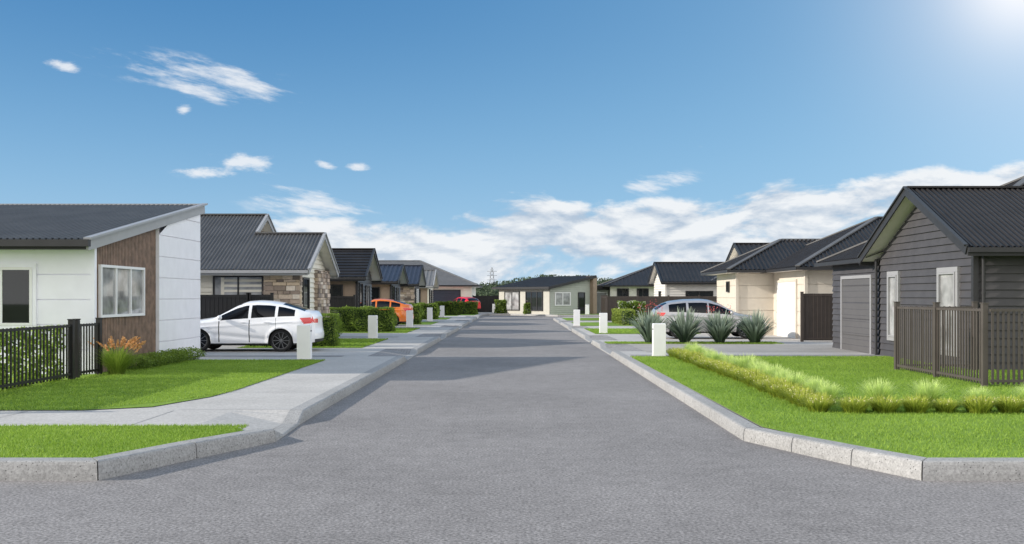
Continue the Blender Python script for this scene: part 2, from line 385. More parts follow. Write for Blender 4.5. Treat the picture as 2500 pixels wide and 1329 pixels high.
def hip_roof(T,x0,x1,y0,y1,ze,k,rm,style='rib',pitch=.16,trim=None):
    trim=trim or M['trimD']; r=MB(); c=MB()
    xa,xb=min(x0,x1),max(x0,x1); h=min(y1-y0,xb-xa)/2; zr=ze+h*k
    if y1-y0<=xb-xa: A=V((xa+h,(y0+y1)/2,zr)); B=V((xb-h,(y0+y1)/2,zr)); alongx=True
    else: A=V(((xa+xb)/2,y0+h,zr)); B=V(((xa+xb)/2,y1-h,zr)); alongx=False
    p=[V((xa,y0,ze)),V((xb,y0,ze)),V((xb,y1,ze)),V((xa,y1,ze))]
    if alongx:
        F=[([p[0],p[1],B,A],X,(0,-k,1)),([p[2],p[3],A,B],X,(0,k,1)),([p[3],p[0],A],Y,(-k,0,1)),([p[1],p[2],B],Y,(k,0,1))]
        hips=[(p[0],A),(p[3],A),(p[1],B),(p[2],B)]
    else:
        F=[([p[0],p[1],A],X,(0,-k,1)),([p[2],p[3],B],X,(0,k,1)),([p[3],p[0],A,B],Y,(-k,0,1)),([p[1],p[2],B,A],Y,(k,0,1))]
        hips=[(p[0],A),(p[1],A),(p[2],B),(p[3],B)]
    for poly,e,n in F: slope(r,poly,e,n,style,pitch)
    R=T.part('roof',r,rm)
    for a,b in hips: c.beam(a+Z*.035,b+Z*.035,.2,.05)
    if (A-B).length>.1: c.beam(A+Z*.04,B+Z*.04,.2,.05)
    T.part('ridge_cap',c,M['roofB'] if rm is M['roofC'] else rm,R)
    g=MB()
    for i in range(4):
        a=p[i];b=p[(i+1)%4]; g.beam(a-Z*.07,b-Z*.07,.11,.12); 
    s=MB(); s.quad(*[q-Z*.12 for q in p])
    T.part('gutter',g,trim,R); T.part('soffit',s,M['soffit'],R)
    return R
def window(T,p,u,n,w,h,fm,gm,mull=(.5,),ft=.055,dep=.08,trimw=0,tm=None):
    p=V(p);u=V(u);n=V(n); f=MB()
    f.obox(p,u*w,Z*ft,n*dep); f.obox(p+Z*(h-ft),u*w,Z*ft,n*dep)
    f.obox(p+Z*ft,u*ft,Z*(h-2*ft),n*dep); f.obox(p+Z*ft+u*(w-ft),u*ft,Z*(h-2*ft),n*dep)
    for m in mull: f.obox(p+Z*ft+u*(w*m-ft/2),u*ft,Z*(h-2*ft),n*(dep-.012))
    F=T.part('window',f,fm)
    g=MB(); q=n*(dep*.5); a=ft*.9
    g.quad(p+u*a+Z*a+q,p+u*(w-a)+Z*a+q,p+u*(w-a)+Z*(h-a)+q,p+u*a+Z*(h-a)+q); T.part('glass',g,gm,F)
    if trimw:
        t=MB(); d=dep*.8; tw=trimw
        t.obox(p-u*tw-Z*tw,u*(w+2*tw),Z*(tw-.003),n*d); t.obox(p-u*tw+Z*(h+.003),u*(w+2*tw),Z*tw,n*d)
        t.obox(p-u*tw,u*(tw-.003),Z*h,n*d); t.obox(p+u*(w+.003),u*tw,Z*h,n*d); T.part('frame',t,tm or fm,F)
    return F
def garage_door(T,p,u,n,w,h,m,fm):
    p=V(p);u=V(u);n=V(n); d=MB(); d.slat([p+n*.03,p+u*w+n*.03,p+u*w+Z*h+n*.03,p+Z*h+n*.03],Z,n,.52,[(0,.012),(.94,.012),(.95,-.01),(.99,-.01)])
    D=T.part('garage_door',d,m)
    f=MB(); f.obox(p-u*.1,u*.1,Z*(h+.1),n*.07); f.obox(p+u*w,u*.1,Z*(h+.1),n*.07); f.obox(p+Z*h,u*w,Z*.1,n*.07); T.part('frame',f,fm,D)
def downpipe(T,x,y,z1,m):
    b=MB(); b.lathe([(.0,z1-GZ),(.04,z1-GZ),(.04,0),(0,0)],(x,y,GZ),Z,10)
    for z in (.6,1.8): b.lathe([(.041,z),(.05,z),(.05,z+.04),(.041,z+.04)],(x,y,GZ),Z,10)
    T.part('downpipe',b,m,smooth=False)
def stone(T,x0,x1,y0,y1,z0,z1,name='stone_pillar'):
    mb=MB(); mb.box(x0+.04,x1-.04,y0+.04,y1-.04,z0,z1,(.08,.06,.05))
    z=z0
    pal=[(.60,.48,.38),(.46,.36,.29),(.66,.57,.48),(.36,.28,.23),(.52,.42,.34),(.60,.47,.34),(.26,.21,.18)]
    while z<z1-.02:
        h=min(random.uniform(.09,.2),z1-z)
        for axis in (0,1):
            a,b=(x0,x1) if axis==0 else (y0,y1); p=a
            while p<b-.01:
                l=min(random.uniform(.2,.6),b-p)
                if b-(p+l)<.08: l=b-p
                for sgn in (0,1):
                    pr=random.uniform(0,.05); s=random.uniform(.6,1.1); c=tuple(v*s for v in random.choice(pal))
                    if axis==0:
                        yy=(y0-pr,y0+.06) if sgn==0 else (y1-.06,y1+pr)
                        mb.box(p+.008,p+l-.008,yy[0],yy[1],z+.007,z+h-.007,c)
                    else:
                        xx=(x0-pr,x0+.06) if sgn==0 else (x1-.06,x1+pr)
                        mb.box(xx[0],xx[1],p+.008,p+l-.008,z+.007,z+h-.007,c)
                p+=l
        z+=h
    return T.part(name,mb,M['stone'],cols=True)
def shell(T,xs,xb,y0,y1,zw,n,m,style_s='board',style_f='board',zr=None,mf=None,name='wall'):
    w=MB(); ym=(y0+y1)/2
    poly=[(xs,y0,GZ),(xs,y1,GZ),(xs,y1,zw)]+([(xs,ym,zr)] if zr else [])+[(xs,y0,zw)]
    clad(w,poly,(n,0,0),style_s)
    w.box(min(xs-n*.07,xb),max(xs-n*.07,xb),y0+.07,y1,GZ-.05,zw-.02)
    if mf is None: clad(w,[(xs,y0,GZ),(xb,y0,GZ),(xb,y0,zw),(xs,y0,zw)],(0,-1,0),style_f)
    W=T.part(name,w,m)
    if mf is not None:
        w=MB(); clad(w,[(xs,y0,GZ),(xb,y0,GZ),(xb,y0,zw),(xs,y0,zw)],(0,-1,0),style_f); T.part(name,w,mf)
    c=MB(); c.box(xs-.06,xs+.06,y0-.06,y0+.06,GZ,zw); T.part('corner_board',c,M['trimD'] if m in (M['charcoal'],M['black']) else m,W)
    return W
# ------------------------------------------------------------ House 1 (skillion)
HG='single-storey houses along the street'
T=Thing('house','white and timber clad house with a charcoal skillion roof','house',(-14,25,GZ),HG)
zr=lambda y: 3.13+(y-21.6)*.1838
w=MB(); clad(w,[(-24,22.2,GZ),(-9.42,22.2,GZ),(-9.42,22.2,zr(22.2)-.1),(-24,22.2,zr(22.2)-.1)],(0,-1,0),'groove')
w.add([(-24,22.29,GZ),(-9.5,22.29,GZ),(-9.5,29.4,GZ),(-24,29.4,GZ),(-24,22.29,zr(22.25)-.12),(-9.5,22.29,zr(22.25)-.12),(-9.5,29.4,zr(29.4)-.12),(-24,29.4,zr(29.4)-.12)],[(0,1,5,4),(1,2,6,5),(2,3,7,6),(3,0,4,7)])
w.box(-9.47,-9.375,22.185,22.3,GZ,zr(22.2)-.1)
T.part('wall',w,M['white'])
w=MB(); clad(w,[(-9.42,22.3,GZ),(-9.42,26.0,GZ),(-9.42,26.0,zr(26)-.1),(-9.42,22.3,zr(22.3)-.1)],(1,0,0),'batten'); T.part('wall',w,M['wood'],label='brown vertical timber cladding panel')
w=MB(); F=[(-9.30,26.0,GZ),(-9.30,29.4,GZ),(-9.30,29.4,zr(29.4)-.1),(-9.30,26.0,zr(26)-.1)]; clad(w,F,(1,0,0),'groove')
w.quad((-9.9,26,GZ),(-9.3,26,GZ),(-9.3,26,zr(26)-.1),(-9.9,26,zr(26)-.1)); w.quad((-9.9,29.4,GZ),(-9.3,29.4,GZ),(-9.3,29.4,zr(29.4)-.1),(-9.9,29.4,zr(29.4)-.1))
T.part('wall',w,M['fin'],label='pale grey panelled fin wall')
r=MB(); slope(r,[(-24,21.6,3.13),(-9.3,21.6,3.13),(-9.3,29.6,4.6),(-24,29.6,4.6)],X,(0,-.1838,1),'rib',.14); R=T.part('roof',r,M['roofA'])
b=MB(); b.beam((-9.27,21.55,3.02),(-9.27,29.65,4.51),.05,.26); b.beam((-9.25,21.5,3.15),(-9.25,29.7,4.655),.16,.05); b.box(-24,-9.25,29.62,29.66,4.4,4.66); T.part('barge_board',b,M['trimL'],R)
g=MB(); g.box(-24,-9.2,21.44,21.58,2.98,3.13); g.box(-24,-9.3,21.6,21.63,2.92,3.1); T.part('gutter',g,M['trimD'],R)
s=MB(); s.quad((-24,21.6,3.0),(-9.3,21.6,3.0),(-9.3,29.6,4.47),(-24,29.6,4.47)); T.part('soffit',s,M['white'],R)
window(T,(-9.42,22.42,1.42),Y,X,2.65,1.2,M['trimW'],M['curtain'],(.34,.67),.06,.1)
window(T,(-11.75,22.2,1.25),X,-Y,1.0,1.3,M['trimW'],M['glass'],(.3,),.06,.06,.08,M['white'])
# ------------------------------------------------------------ House 2
T=Thing('house','cream weatherboard house with stone pillars and grey gable roof','house',(-10,40,GZ),HG)
shell(T,-7.95,-10.8,36.6,41.6,3.0,1,M['cream'],zr=4.15)
shell(T,-10.75,-20,36.62,45.3,3.0,1,M['cream'],zr=5.0)
gable_roof(T,-7.5,-10.2,36.05,42.15,2.86,4.36,M['roofB'],trim=M['trimL'])
gable_roof(T,-10.2,-20,36.05,45.75,2.86,5.24,M['roofB'],trim=M['trimL'],from_y=39.2)
stone(T,-9.2,-7.88,36.42,36.75,GZ,2.75); stone(T,-8.1,-7.8,39.3,41.75,GZ,2.95)
window(T,(-11.1,36.62,1.0),X,-Y,1.85,1.66,M['trimD'],M['curtain'],(.5,),.06,.09)
window(T,(-7.95,37.0,.5),Y,X,1.1,2.1,M['trimD'],M['glass'],(),.06,.09)
# ------------------------------------------------------------ further left houses
def lhouse(i,label,wall,wall2,rm,style,pitch,ze=2.86,zr=4.38,xb=-7.5,main=True,mz=5.2,trim=None,stonep=False):
    o=13.7*i; T=Thing('house',label,'house',(-10,40+o,GZ),HG)
    shell(T,-8.0,-10.8,36.6+o,41.6+o,ze+.1,1,wall,'board','flat',zr=zr-.25,mf=wall2)
    gable_roof(T,xb,-10.2 if main else -20,36.05+o,42.15+o,ze,zr,rm,style,pitch,trim)
    if main:
        shell(T,-10.75,-20,36.62+o,45.3+o,ze+.1,1,wall,'flat','flat',mf=wall2)
        gable_roof(T,-10.2,-20,36.05+o,45.75+o,ze,mz,rm,style,pitch,trim,from_y=39.2+o)
    window(T,(-8.0,37.0+o,.5),Y,X,1.1,2.1,M['trimD'],M['glass'],(),.06,.09)
    window(T,(-8.0,39.2+o,.9),Y,X,1.3,1.6,M['trimW'] if stonep else M['trimD'],M['curtain'],(.5,),.06,.09)
    window(T,(-9.9,36.6+o,.3),X,-Y,1.2,2.2,M['trimD'],M['glass'],(),.06,.09)
    if stonep: stone(T,-9.0,-7.9,36.45+o,36.8+o,GZ,2.8)
    return T
lhouse(1,'black and tan house with dark tiled gable roof',M['black'],M['tan'],M['roofC'],'tile',.3,main=False,zr=4.4)
lhouse(2,'dark house with blue black gable roof',M['black'],M['tan'],M['roofD'],'rib',.3,zr=4.0,mz=4.75)
lhouse(3,'grey house with stone front and blue grey roof',M['charcoal'],M['tan'],M['roofD'],'rib',.35,main=False,stonep=True)
lhouse(4,'pale house with light grey gable roof',M['cream'],M['tan'],M['roofE'],'rib',.35,main=False,trim=M['trimL'])
T=Thing('house','wide house with grey tiled hip roof and navy garage door','house',(-9,110,GZ),HG)
shell(T,-4.6,-22,104,116,3.05,1,M['cream'],'flat','flat'); hip_roof(T,-3.9,-23,103.4,116.6,3.05,.42,M['roofE'],'tile',.3)
garage_door(T,(-10.6,104,GZ),X,-Y,4.8,2.35,M['roofD'],M['trimD'])
T=Thing('house','distant house with pale tiled hip roof','house',(-20,122,GZ)); shell(T,-14,-26,118,128,3,1,M['cream'],'flat','flat'); hip_roof(T,-13,-27,117,129,3.1,.5,M['roofE'],'tile')
# ------------------------------------------------------------ Right house 1
T=Thing('house','charcoal weatherboard gabled house with grey garage door','house',(14,27,GZ),HG)
shell(T,10.8,22,23.4,29.4,3.1,-1,M['charcoal'],zr=4.5)
w=MB(); clad(w,[(10.8,29.5,GZ),(10.8,33.8,GZ),(10.8,33.8,3.0),(10.8,29.5,3.0)],(-1,0,0),'board'); w.box(10.85,22,29.5,33.75,GZ,2.95); T.part('wall',w,M['charcoal'])
gable_roof(T,10.35,22,22.8,29.95,3.03,4.76,M['roofC'],pitch=.14)
A=(15.35,29.5,5.5); r=MB(); k=.5
slope(r,[(10.45,34.4,3.05),(10.45,29.6,3.05),(15.35,29.5,5.5)],Y,(-k,0,1),'rib',.16)
slope(r,[(10.45,34.4,3.05),(24,34.4,3.05),(24,29.5,5.5),A],X,(0,k,1),'rib',.16)
slope(r,[(24,26.6,4.05),(12.45,26.6,4.05),A,(24,29.5,5.5)],X,(0,-k,1),'rib',.16)
r.quad((12.45,26.6,4.05),A,(10.45,29.6,3.05))
R=T.part('roof',r,M['roofC']); c=MB(); c.beam((10.45,34.4,3.09),(15.35,29.5,5.54),.2,.05); c.beam((15.35,29.5,5.54),(24,29.5,5.54),.2,.05); c.beam((12.45,26.6,4.1),(15.35,29.5,5.55),.2,.05); T.part('ridge_cap',c,M['roofB'],R)
g=MB(); g.beam((10.4,30.0,2.98),(10.4,34.45,2.98),.11,.12); T.part('gutter',g,M['trimD'],R); s=MB(); s.quad((10.4,30,2.93),(12,30,2.93),(12,34.4,2.93),(10.4,34.4,2.93)); T.part('soffit',s,M['trimD'],R)
garage_door(T,(10.8,32.75,GZ),-Y,-X,2.6,2.3,M['greydoor'],M['trimG'])
window(T,(10.8,28.6,.75),-Y,-X,.62,1.75,M['trimG'],M['curtain'],(),.05,.11,.11,M['trimG'])
window(T,(10.8,25.2,.55),-Y,-X,.95,1.95,M['trimG'],M['curtain'],(),.05,.11,.12,M['trimG'])
downpipe(T,10.70,29.52,3.0,M['trimD']); downpipe(T,10.95,23.28,2.95,M['trimD'])
# Right house 2 (beige)
T=Thing('house','beige panelled house with white garage door and hipped roof','house',(14,44,GZ),HG)
shell(T,10.0,18,44.9,49.4,3.1,-1,M['beige'],'groove','groove')
shell(T,11.65,24,39.9,48.5,3.1,-1,M['beige'],'groove','groove')
hip_roof(T,9.4,20,43.9,50.2,3.08,.47,M['roofC'],pitch=.2)
hip_roof(T,11.1,26,39.2,49.0,3.07,.47,M['roofC'],pitch=.2)
garage_door(T,(11.65,44.2,GZ),-Y,-X,3.0,2.35,M['whitedoor'],M['beige'])
window(T,(10.0,46.9,2.1),-Y,-X,.5,.5,M['trimD'],M['glass'],(),.05,.08)
# Right house 3
T=Thing('house','cream gabled house with black roof behind fence','house',(16,60,GZ),HG)
shell(T,13.6,24,55.6,63.4,3.0,-1,M['cream'],zr=4.75); gable_roof(T,13.1,25,55,64,3.0,5.05,M['roofC'],pitch=.3)
# Right house 4
T=Thing('house','white gabled house with black metal roof','house',(14,75,GZ),HG)
shell(T,10.9,17,72,78,3.0,-1,M['creamw'],zr=4.2); gable_roof(T,10.5,17,71.4,78.6,2.95,4.45,M['roofC'],pitch=.3)
shell(T,14.5,26,73,83,3.0,-1,M['creamw'],'flat','flat'); hip_roof(T,14,28,71.6,84,2.97,.5,M['roofC'],pitch=.3)
window(T,(12.3,72,1.1),X,-Y,2.0,1.2,M['trimD'],M['glass'],(.5,),.06,.09); window(T,(10.9,75.2,.9),-Y,-X,1.0,1.4,M['trimD'],M['glass'],(),.06,.09)
# house at corner
T=Thing('house','low white house with black hip roof behind brown fence','house',(12,104,GZ),HG)
shell(T,9.6,22,100,110,3.0,-1,M['creamw'],'flat','flat'); hip_roof(T,8.9,24,99.3,111,3.0,.38,M['roofC'],pitch=.4)
for x in (10.2,12.2): window(T,(x,100,1.2),X,-Y,1.2,1.5,M['trimD'],M['glass'],(.5,),.08,.09)
T=Thing('garage','small pale green garage with flat dark roof','garage',(8.4,103,GZ))
w=MB(); w.box(7.7,9.5,101.5,106,GZ,2.55); T.part('wall',w,M['sage']); w=MB(); w.box(7.5,9.9,101.1,106.3,2.55,3.0); T.part('roof',w,M['roofC']); garage_door(T,(7.8,101.5,GZ),X,-Y,1.5,2.1,M['trimG'],M['trimW'])
# skillion house at street end
B=V((3.3,95.4,0)); e1=V((-.62,.785,0)); e2=V((.785,.62,0))
T=Thing('house','sage green skillion roof house at the end of the street','house',(4,100,GZ),HG)
def L(a,b,z): return B+e1*a+e2*b+Z*z
LB,WB=8.0,5.3
w=MB(); w.slat([L(0,0,GZ),L(0,WB,GZ),L(0,WB,3.75),L(0,0,2.72)],Z,-e1,.2,BOARD); w.quad(L(.02,WB,GZ),L(LB,WB,GZ),L(LB,WB,3.75),L(.02,WB,3.75)); w.quad(L(LB,0,GZ),L(LB,WB,GZ),L(LB,WB,3.75),L(LB,0,2.72)); T.part('wall',w,M['sage'])
w=MB(); w.quad(L(0.03,0,GZ),L(LB,0,GZ),L(LB,0,2.72),L(0.03,0,2.72)); T.part('wall',w,mat('taupe_render',(.46,.44,.38),.6,var=.05))
r=MB(); k=(3.95-2.8)/(WB+.8); sl=(Z-e2*k)
r.slat([L(-.5,-.5,2.8),L(LB+.5,-.5,2.8),L(LB+.5,WB+.3,3.95),L(-.5,WB+.3,3.95)],e1,sl,.4,RIB); R=T.part('roof',r,M['roofC'])
b=MB(); b.beam(L(-.52,-.5,2.72),L(-.52,WB+.3,3.87),.06,.26); b.beam(L(-.5,-.52,2.72),L(LB+.5,-.52,2.72),.06,.2); T.part('barge_board',b,M['trimD'],R)
w=MB(); w.obox(L(-.5,WB-.1,GZ),e1*1.2,e2*.5,Z*3.75); T.part('stone_pillar',w,M['tan'])
window(T,L(0,.6,1.0),e2,-e1,2.0,1.3,M['trimW'],M['curtain'],(.5,),.09,.1); window(T,L(0,3.6,.2),e2,-e1,.9,2.1,M['trimD'],M['glass'],(),.08,.1)
window(T,L(1,0,.5),e1,-e2,2.6,1.9,M['trimD'],M['glass'],(.33,.66),.08,.1); window(T,L(4.6,0,.5),e1,-e2,2.4,1.9,M['trimD'],M['curtain'],(.5,),.08,.1)
# ------------------------------------------------------------ fences
def fence(label,p,q,h,m,sp=2.4,pw=.1,bars=.13,solid=False,name='fence',ends=(1,1),bw=.036):
    p=V((*p,GZ));q=V((*q,GZ)); T=Thing(name,label,'fence',(p+q)/2); d=q-p; Ln=d.length; u=d.normalized(); n=V((-u.y,u.x,0))
    k=max(1,round(Ln/sp))
    for i in range(k+1):
        if (i==0 and not ends[0]) or (i==k and not ends[1]): continue
        ps=MB(); c=p+u*(Ln*i/k); ps.obox(c-u*pw/2-n*pw/2,u*pw,n*pw,Z*(h+.05)); ps.obox(c-u*pw*.62-n*pw*.62+Z*(h+.05),u*pw*1.24,n*pw*1.24,Z*.02)
        T.part('post',ps,m)
    for z in (.1,h-.1):
        r=MB(); r.obox(p-n*.022+Z*z,d,n*.044,Z*.05); T.part('rail',r,m)
    b=MB()
    if solid: b.slat([p+Z*.05,q+Z*.05,q+Z*h,p+Z*h],u,n,.15,[(0,0),(.9,0),(.91,-.02),(.99,-.02)]); T.part('paling',b,m)
    else:
        N=int(Ln/bars)
        for i in range(N):
            b=MB(); b.obox(p+u*((i+.5)*Ln/N)-u*bw/2-n*.01+Z*.06,u*bw,n*.02,Z*(h-.1)); T.part('baluster',b,m)
fence('black metal picket fence with creeper behind it',(-9.23,14.6),(-9.23,20.7),1.2,M['fenceD'],sp=3.05,bars=.14,bw=.045)
fence('short black metal picket fence beside the house corner',(-9.23,20.95),(-9.2,22.0),1.2,M['fenceD'],sp=1.1)
fence('solid black timber fence behind the white car',(-9.45,35.2),(-16,35.2),1.8,M['fenceD'],solid=True)
fence('solid black timber fence beside the hedge',(-8.6,35.2),(-9.4,35.2),1.8,M['fenceD'],solid=True)
fence('solid black timber fence beside a house',(-7.9,48.9),(-14,48.9),1.75,M['fenceD'],solid=True)
fence('dark solid fence at the street end',(-4.5,106),(0,106),1.8,M['fenceD'],solid=True)
fence('brown solid fence beside the flowering hedge',(0,104),(2.6,97.2),1.8,M['fenceC'],solid=True)
fence('brown paling fence in front of white houses',(6.4,69.5),(15,69.5),1.75,M['fenceC'],solid=True)
fence('brown paling fence along a side boundary',(6.4,69.7),(7.2,83),1.75,M['fenceC'],solid=True)
fence('bronze metal picket fence facing the street',(9.0,19.1),(8.95,23.35),1.55,M['fenceB'],sp=2.2,bars=.115,bw=.04)
fence('bronze metal picket fence in front of charcoal house',(9.06,19.0),(13.2,19.0),1.55,M['fenceB'],sp=2.4,ends=(0,1),bars=.1,bw=.045)
fence('bronze metal picket fence joining the charcoal house',(9.1,23.38),(10.75,23.3),1.55,M['fenceB'],sp=1.6,ends=(0,1),bars=.125)
fence('brown solid gate fence beside the garage',(11.0,38.2),(12.4,38.2),1.85,M['fenceC'],solid=True,sp=1.4)
# ------------------------------------------------------------ letterboxes
def letterbox(x,y,first=None):
    T=Thing('letterbox','white rendered letterbox pillar beside a driveway','letterbox',(x,y,GZ),'letterbox pillars along the street'); T.local=True
    w,d,h=.36,.26,.96; e=.015; b=MB()
    ring=lambda z,i:[(-w/2+i,-d/2+i,z),(w/2-i,-d/2+i,z),(w/2-i,d/2-i,z),(-w/2+i,d/2-i,z)]
    b.add(ring(0,0)+ring(h-e,0)+ring(h,e),[(0,1,5,4),(1,2,6,5),(2,3,7,6),(3,0,4,7),(4,5,9,8),(5,6,10,9),(6,7,11,10),(7,4,8,11),(8,9,10,11)])
    T.part('pillar',b,M['mail'])
    s=MB(); sx=1 if x<0 else -1
    s.box(sx*w/2-.003,sx*w/2+.004,-.09,.09,.78,.81); T.part('slot',s,M['seam'])
    s=MB(); s.box(-w/2-.02,w/2+.02,-d/2-.02,d/2+.02,-.005,.03); T.part('base',s,M['concrete'])
for x,y in [(-5.78,27.3),(-5.85,40.9),(-5.9,55.6),(-5.95,69.3),(-6.1,83),(4.15,28.75),(4.13,46.7),(3.6,58.3),(-2.2,103),(6.9,95.5)]: letterbox(x,y)
# ------------------------------------------------------------ vegetation
def leafquads(P,size,ca,cb,nrm=None,bias=None,aspect=.55):
    n=len(P); a=RNG.normal(size=(n,3)); a/=np.linalg.norm(a,axis=1)[:,None]; b=np.cross(a,RNG.normal(size=(n,3))); b/=np.linalg.norm(b,axis=1)[:,None]
    s=(size*RNG.uniform(.6,1.3,n))[:,None]
    vs=np.stack([P-a*s*.5,P+b*s*aspect*.5,P+a*s*.5,P-b*s*aspect*.5],1)
    t=RNG.uniform(0,1,n); 
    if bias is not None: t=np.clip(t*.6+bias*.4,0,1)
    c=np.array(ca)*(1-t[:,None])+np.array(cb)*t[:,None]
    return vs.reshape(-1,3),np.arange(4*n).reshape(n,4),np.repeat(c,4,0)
GA,GB=(.05,.095,.014),(.27,.38,.055)
def hedge(label,x0,x1,y0,y1,h,n,size,ca=GA,cb=GB,flowers=0):
    cx,cy=(x0+x1)/2,(y0+y1)/2; hx,hy=abs(x1-x0)/2,abs(y1-y0)/2
    A=np.array([2*hx*h,2*hx*h,2*hy*h,2*hy*h,4*hx*hy]); f=RNG.choice(5,n,p=A/A.sum()); u=RNG.uniform(-1,1,n); v=RNG.uniform(0,1,n); w=RNG.uniform(-1,1,n)
    P=np.zeros((n,3)); 
    P[:,0]=np.where(f<2,u*hx,np.where(f==2,hx,np.where(f==3,-hx,u*hx)))
    P[:,1]=np.where(f==0,-hy,np.where(f==1,hy,np.where(f==4,w*hy,w*hy)))
    P[:,2]=np.where(f==4,h,v*h)
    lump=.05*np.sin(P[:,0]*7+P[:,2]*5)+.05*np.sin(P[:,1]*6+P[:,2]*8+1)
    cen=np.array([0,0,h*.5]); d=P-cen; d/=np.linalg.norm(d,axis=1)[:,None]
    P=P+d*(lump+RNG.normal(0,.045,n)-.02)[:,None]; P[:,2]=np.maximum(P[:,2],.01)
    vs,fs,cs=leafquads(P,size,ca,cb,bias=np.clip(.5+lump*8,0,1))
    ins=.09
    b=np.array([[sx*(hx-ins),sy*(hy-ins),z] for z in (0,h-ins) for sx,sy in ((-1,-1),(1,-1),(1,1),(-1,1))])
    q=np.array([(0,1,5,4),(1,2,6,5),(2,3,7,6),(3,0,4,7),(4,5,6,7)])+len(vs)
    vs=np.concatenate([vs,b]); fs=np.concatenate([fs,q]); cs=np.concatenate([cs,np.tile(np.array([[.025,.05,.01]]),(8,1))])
    if flowers:
        idx=RNG.choice(n,flowers); v2,f2,c2=leafquads(P[idx]+d[idx]*.04,.13,(.75,.75,.70),(.85,.8,.78)); f2+=len(vs)
        vs=np.concatenate([vs,v2]);fs=np.concatenate([fs,f2]);cs=np.concatenate([cs,c2])
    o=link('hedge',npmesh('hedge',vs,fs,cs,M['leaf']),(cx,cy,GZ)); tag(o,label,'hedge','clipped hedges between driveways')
HL='clipped green box hedge along a driveway edge'
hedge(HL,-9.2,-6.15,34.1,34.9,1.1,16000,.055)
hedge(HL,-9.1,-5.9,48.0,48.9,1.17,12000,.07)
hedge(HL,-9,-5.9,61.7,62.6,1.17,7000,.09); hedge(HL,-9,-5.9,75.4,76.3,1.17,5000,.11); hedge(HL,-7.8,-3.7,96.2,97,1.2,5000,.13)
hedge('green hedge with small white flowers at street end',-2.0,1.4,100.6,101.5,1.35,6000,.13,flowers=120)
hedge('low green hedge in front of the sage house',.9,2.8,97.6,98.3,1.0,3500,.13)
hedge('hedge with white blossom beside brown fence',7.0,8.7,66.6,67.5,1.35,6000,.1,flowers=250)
hedge('yellow green low hedge beside a driveway',6.4,7.2,60,66,.9,4000,.1,(.12,.18,.03),(.34,.40,.07))
# creeper behind left fence
n=11000; P=np.stack([RNG.normal(-9.40,.04,n),RNG.uniform(14.7,20.6,n),RNG.uniform(.0,1.14,n)],1)
keep=(np.sin(P[:,1]*9+P[:,2]*6)+np.sin(P[:,1]*5-P[:,2]*11+2)+RNG.normal(0,.7,n))>-.7; P=P[keep]; P[:,0]+=9.36; P[:,1]-=17.6
v,f,c=leafquads(P,.085,(.11,.20,.025),(.46,.60,.10)); tag(link('creeper',npmesh('creeper',v,f,c,M['leaf']),(-9.36,17.6,GZ)),'leafy green creeper climbing behind the black picket fence','climbing plant')
def tuftmesh(name,n,h,sp,w,ca,cb,tip=None,droop=.5,base=.06,dots=None,segs=4,wexp=2,rexp=1.6):
    ang=RNG.uniform(0,2*np.pi,n); r0=base*np.sqrt(RNG.uniform(0,1,n)); hh=h*RNG.uniform(.6,1.1,n); out=sp*RNG.uniform(.15,1,n)
    vs=[];cs=[]
    t=RNG.uniform(0,1,n)[:,None]; col=np.array(ca)*(1-t)+np.array(cb)*t
    dx=np.cos(ang);dy=np.sin(ang)
    for i in range(segs+1):
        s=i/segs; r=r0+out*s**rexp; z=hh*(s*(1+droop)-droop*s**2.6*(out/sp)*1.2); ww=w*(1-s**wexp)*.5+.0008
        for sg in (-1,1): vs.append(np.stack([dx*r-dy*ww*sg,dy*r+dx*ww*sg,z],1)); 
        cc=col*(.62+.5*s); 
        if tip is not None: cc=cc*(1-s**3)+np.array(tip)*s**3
        cs+=[cc,cc]
    vs=np.stack(vs,1); cs=np.stack(cs,1); k=2*(segs+1)
    q=np.array([(2*i,2*i+1,2*i+3,2*i+2) for i in range(segs)]); fs=(np.arange(n)[:,None,None]*k+q[None]).reshape(-1,4)
    vs=vs.reshape(-1,3);cs=cs.reshape(-1,3)
    if dots:
        m,dc,sz=dots; P=np.stack([RNG.normal(0,sp*.5,m),RNG.normal(0,sp*.5,m),h*RNG.uniform(.8,1.15,m)],1)
        v2,f2,c2=leafquads(P,sz,dc,dc,aspect=.9); fs=np.concatenate([fs,f2+len(vs)]); vs=np.concatenate([vs,v2]);cs=np.concatenate([cs,c2])
    return npmesh(name,vs,fs,cs,M['blade'])
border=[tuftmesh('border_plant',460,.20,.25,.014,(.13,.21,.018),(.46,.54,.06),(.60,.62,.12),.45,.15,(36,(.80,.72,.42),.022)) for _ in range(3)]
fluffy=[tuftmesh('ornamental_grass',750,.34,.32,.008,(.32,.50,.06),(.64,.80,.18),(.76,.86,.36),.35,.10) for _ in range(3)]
BG='low border plants beside the kerb'; BL='low green and gold tufted border plant in the lawn'; FG='feathery grass clumps in the border'; FL='pale lime feathery ornamental grass clump'
def put(me,name,x,y,s,label,cat,group): tag(link(name,me,(x,y,LZ-.01),random.uniform(0,6.28),(s,s,s*random.uniform(.9,1.1))),label,cat,group)
y=15.0
while y<29.2:
    put(random.choice(border),'border_plant',4.62+random.uniform(-.08,.08),y,random.uniform(.85,1.15),BL,'plant',BG); y+=.34
for x in np.arange(5.05,9.6,.46):
    put(random.choice(border),'border_plant',x,14.85+random.uniform(-.06,.06),random.uniform(.85,1.1),BL,'plant',BG)
for y in np.arange(15.9,29,.85): put(random.choice(fluffy),'ornamental_grass',5.02+random.uniform(-.08,.08),y,random.uniform(.8,1.1),FL,'grass clump',FG)
for x in np.arange(5.6,9.8,.8): put(random.choice(fluffy),'ornamental_grass',x,15.4+random.uniform(-.1,.1),random.uniform(.8,1.05),FL,'grass clump',FG)
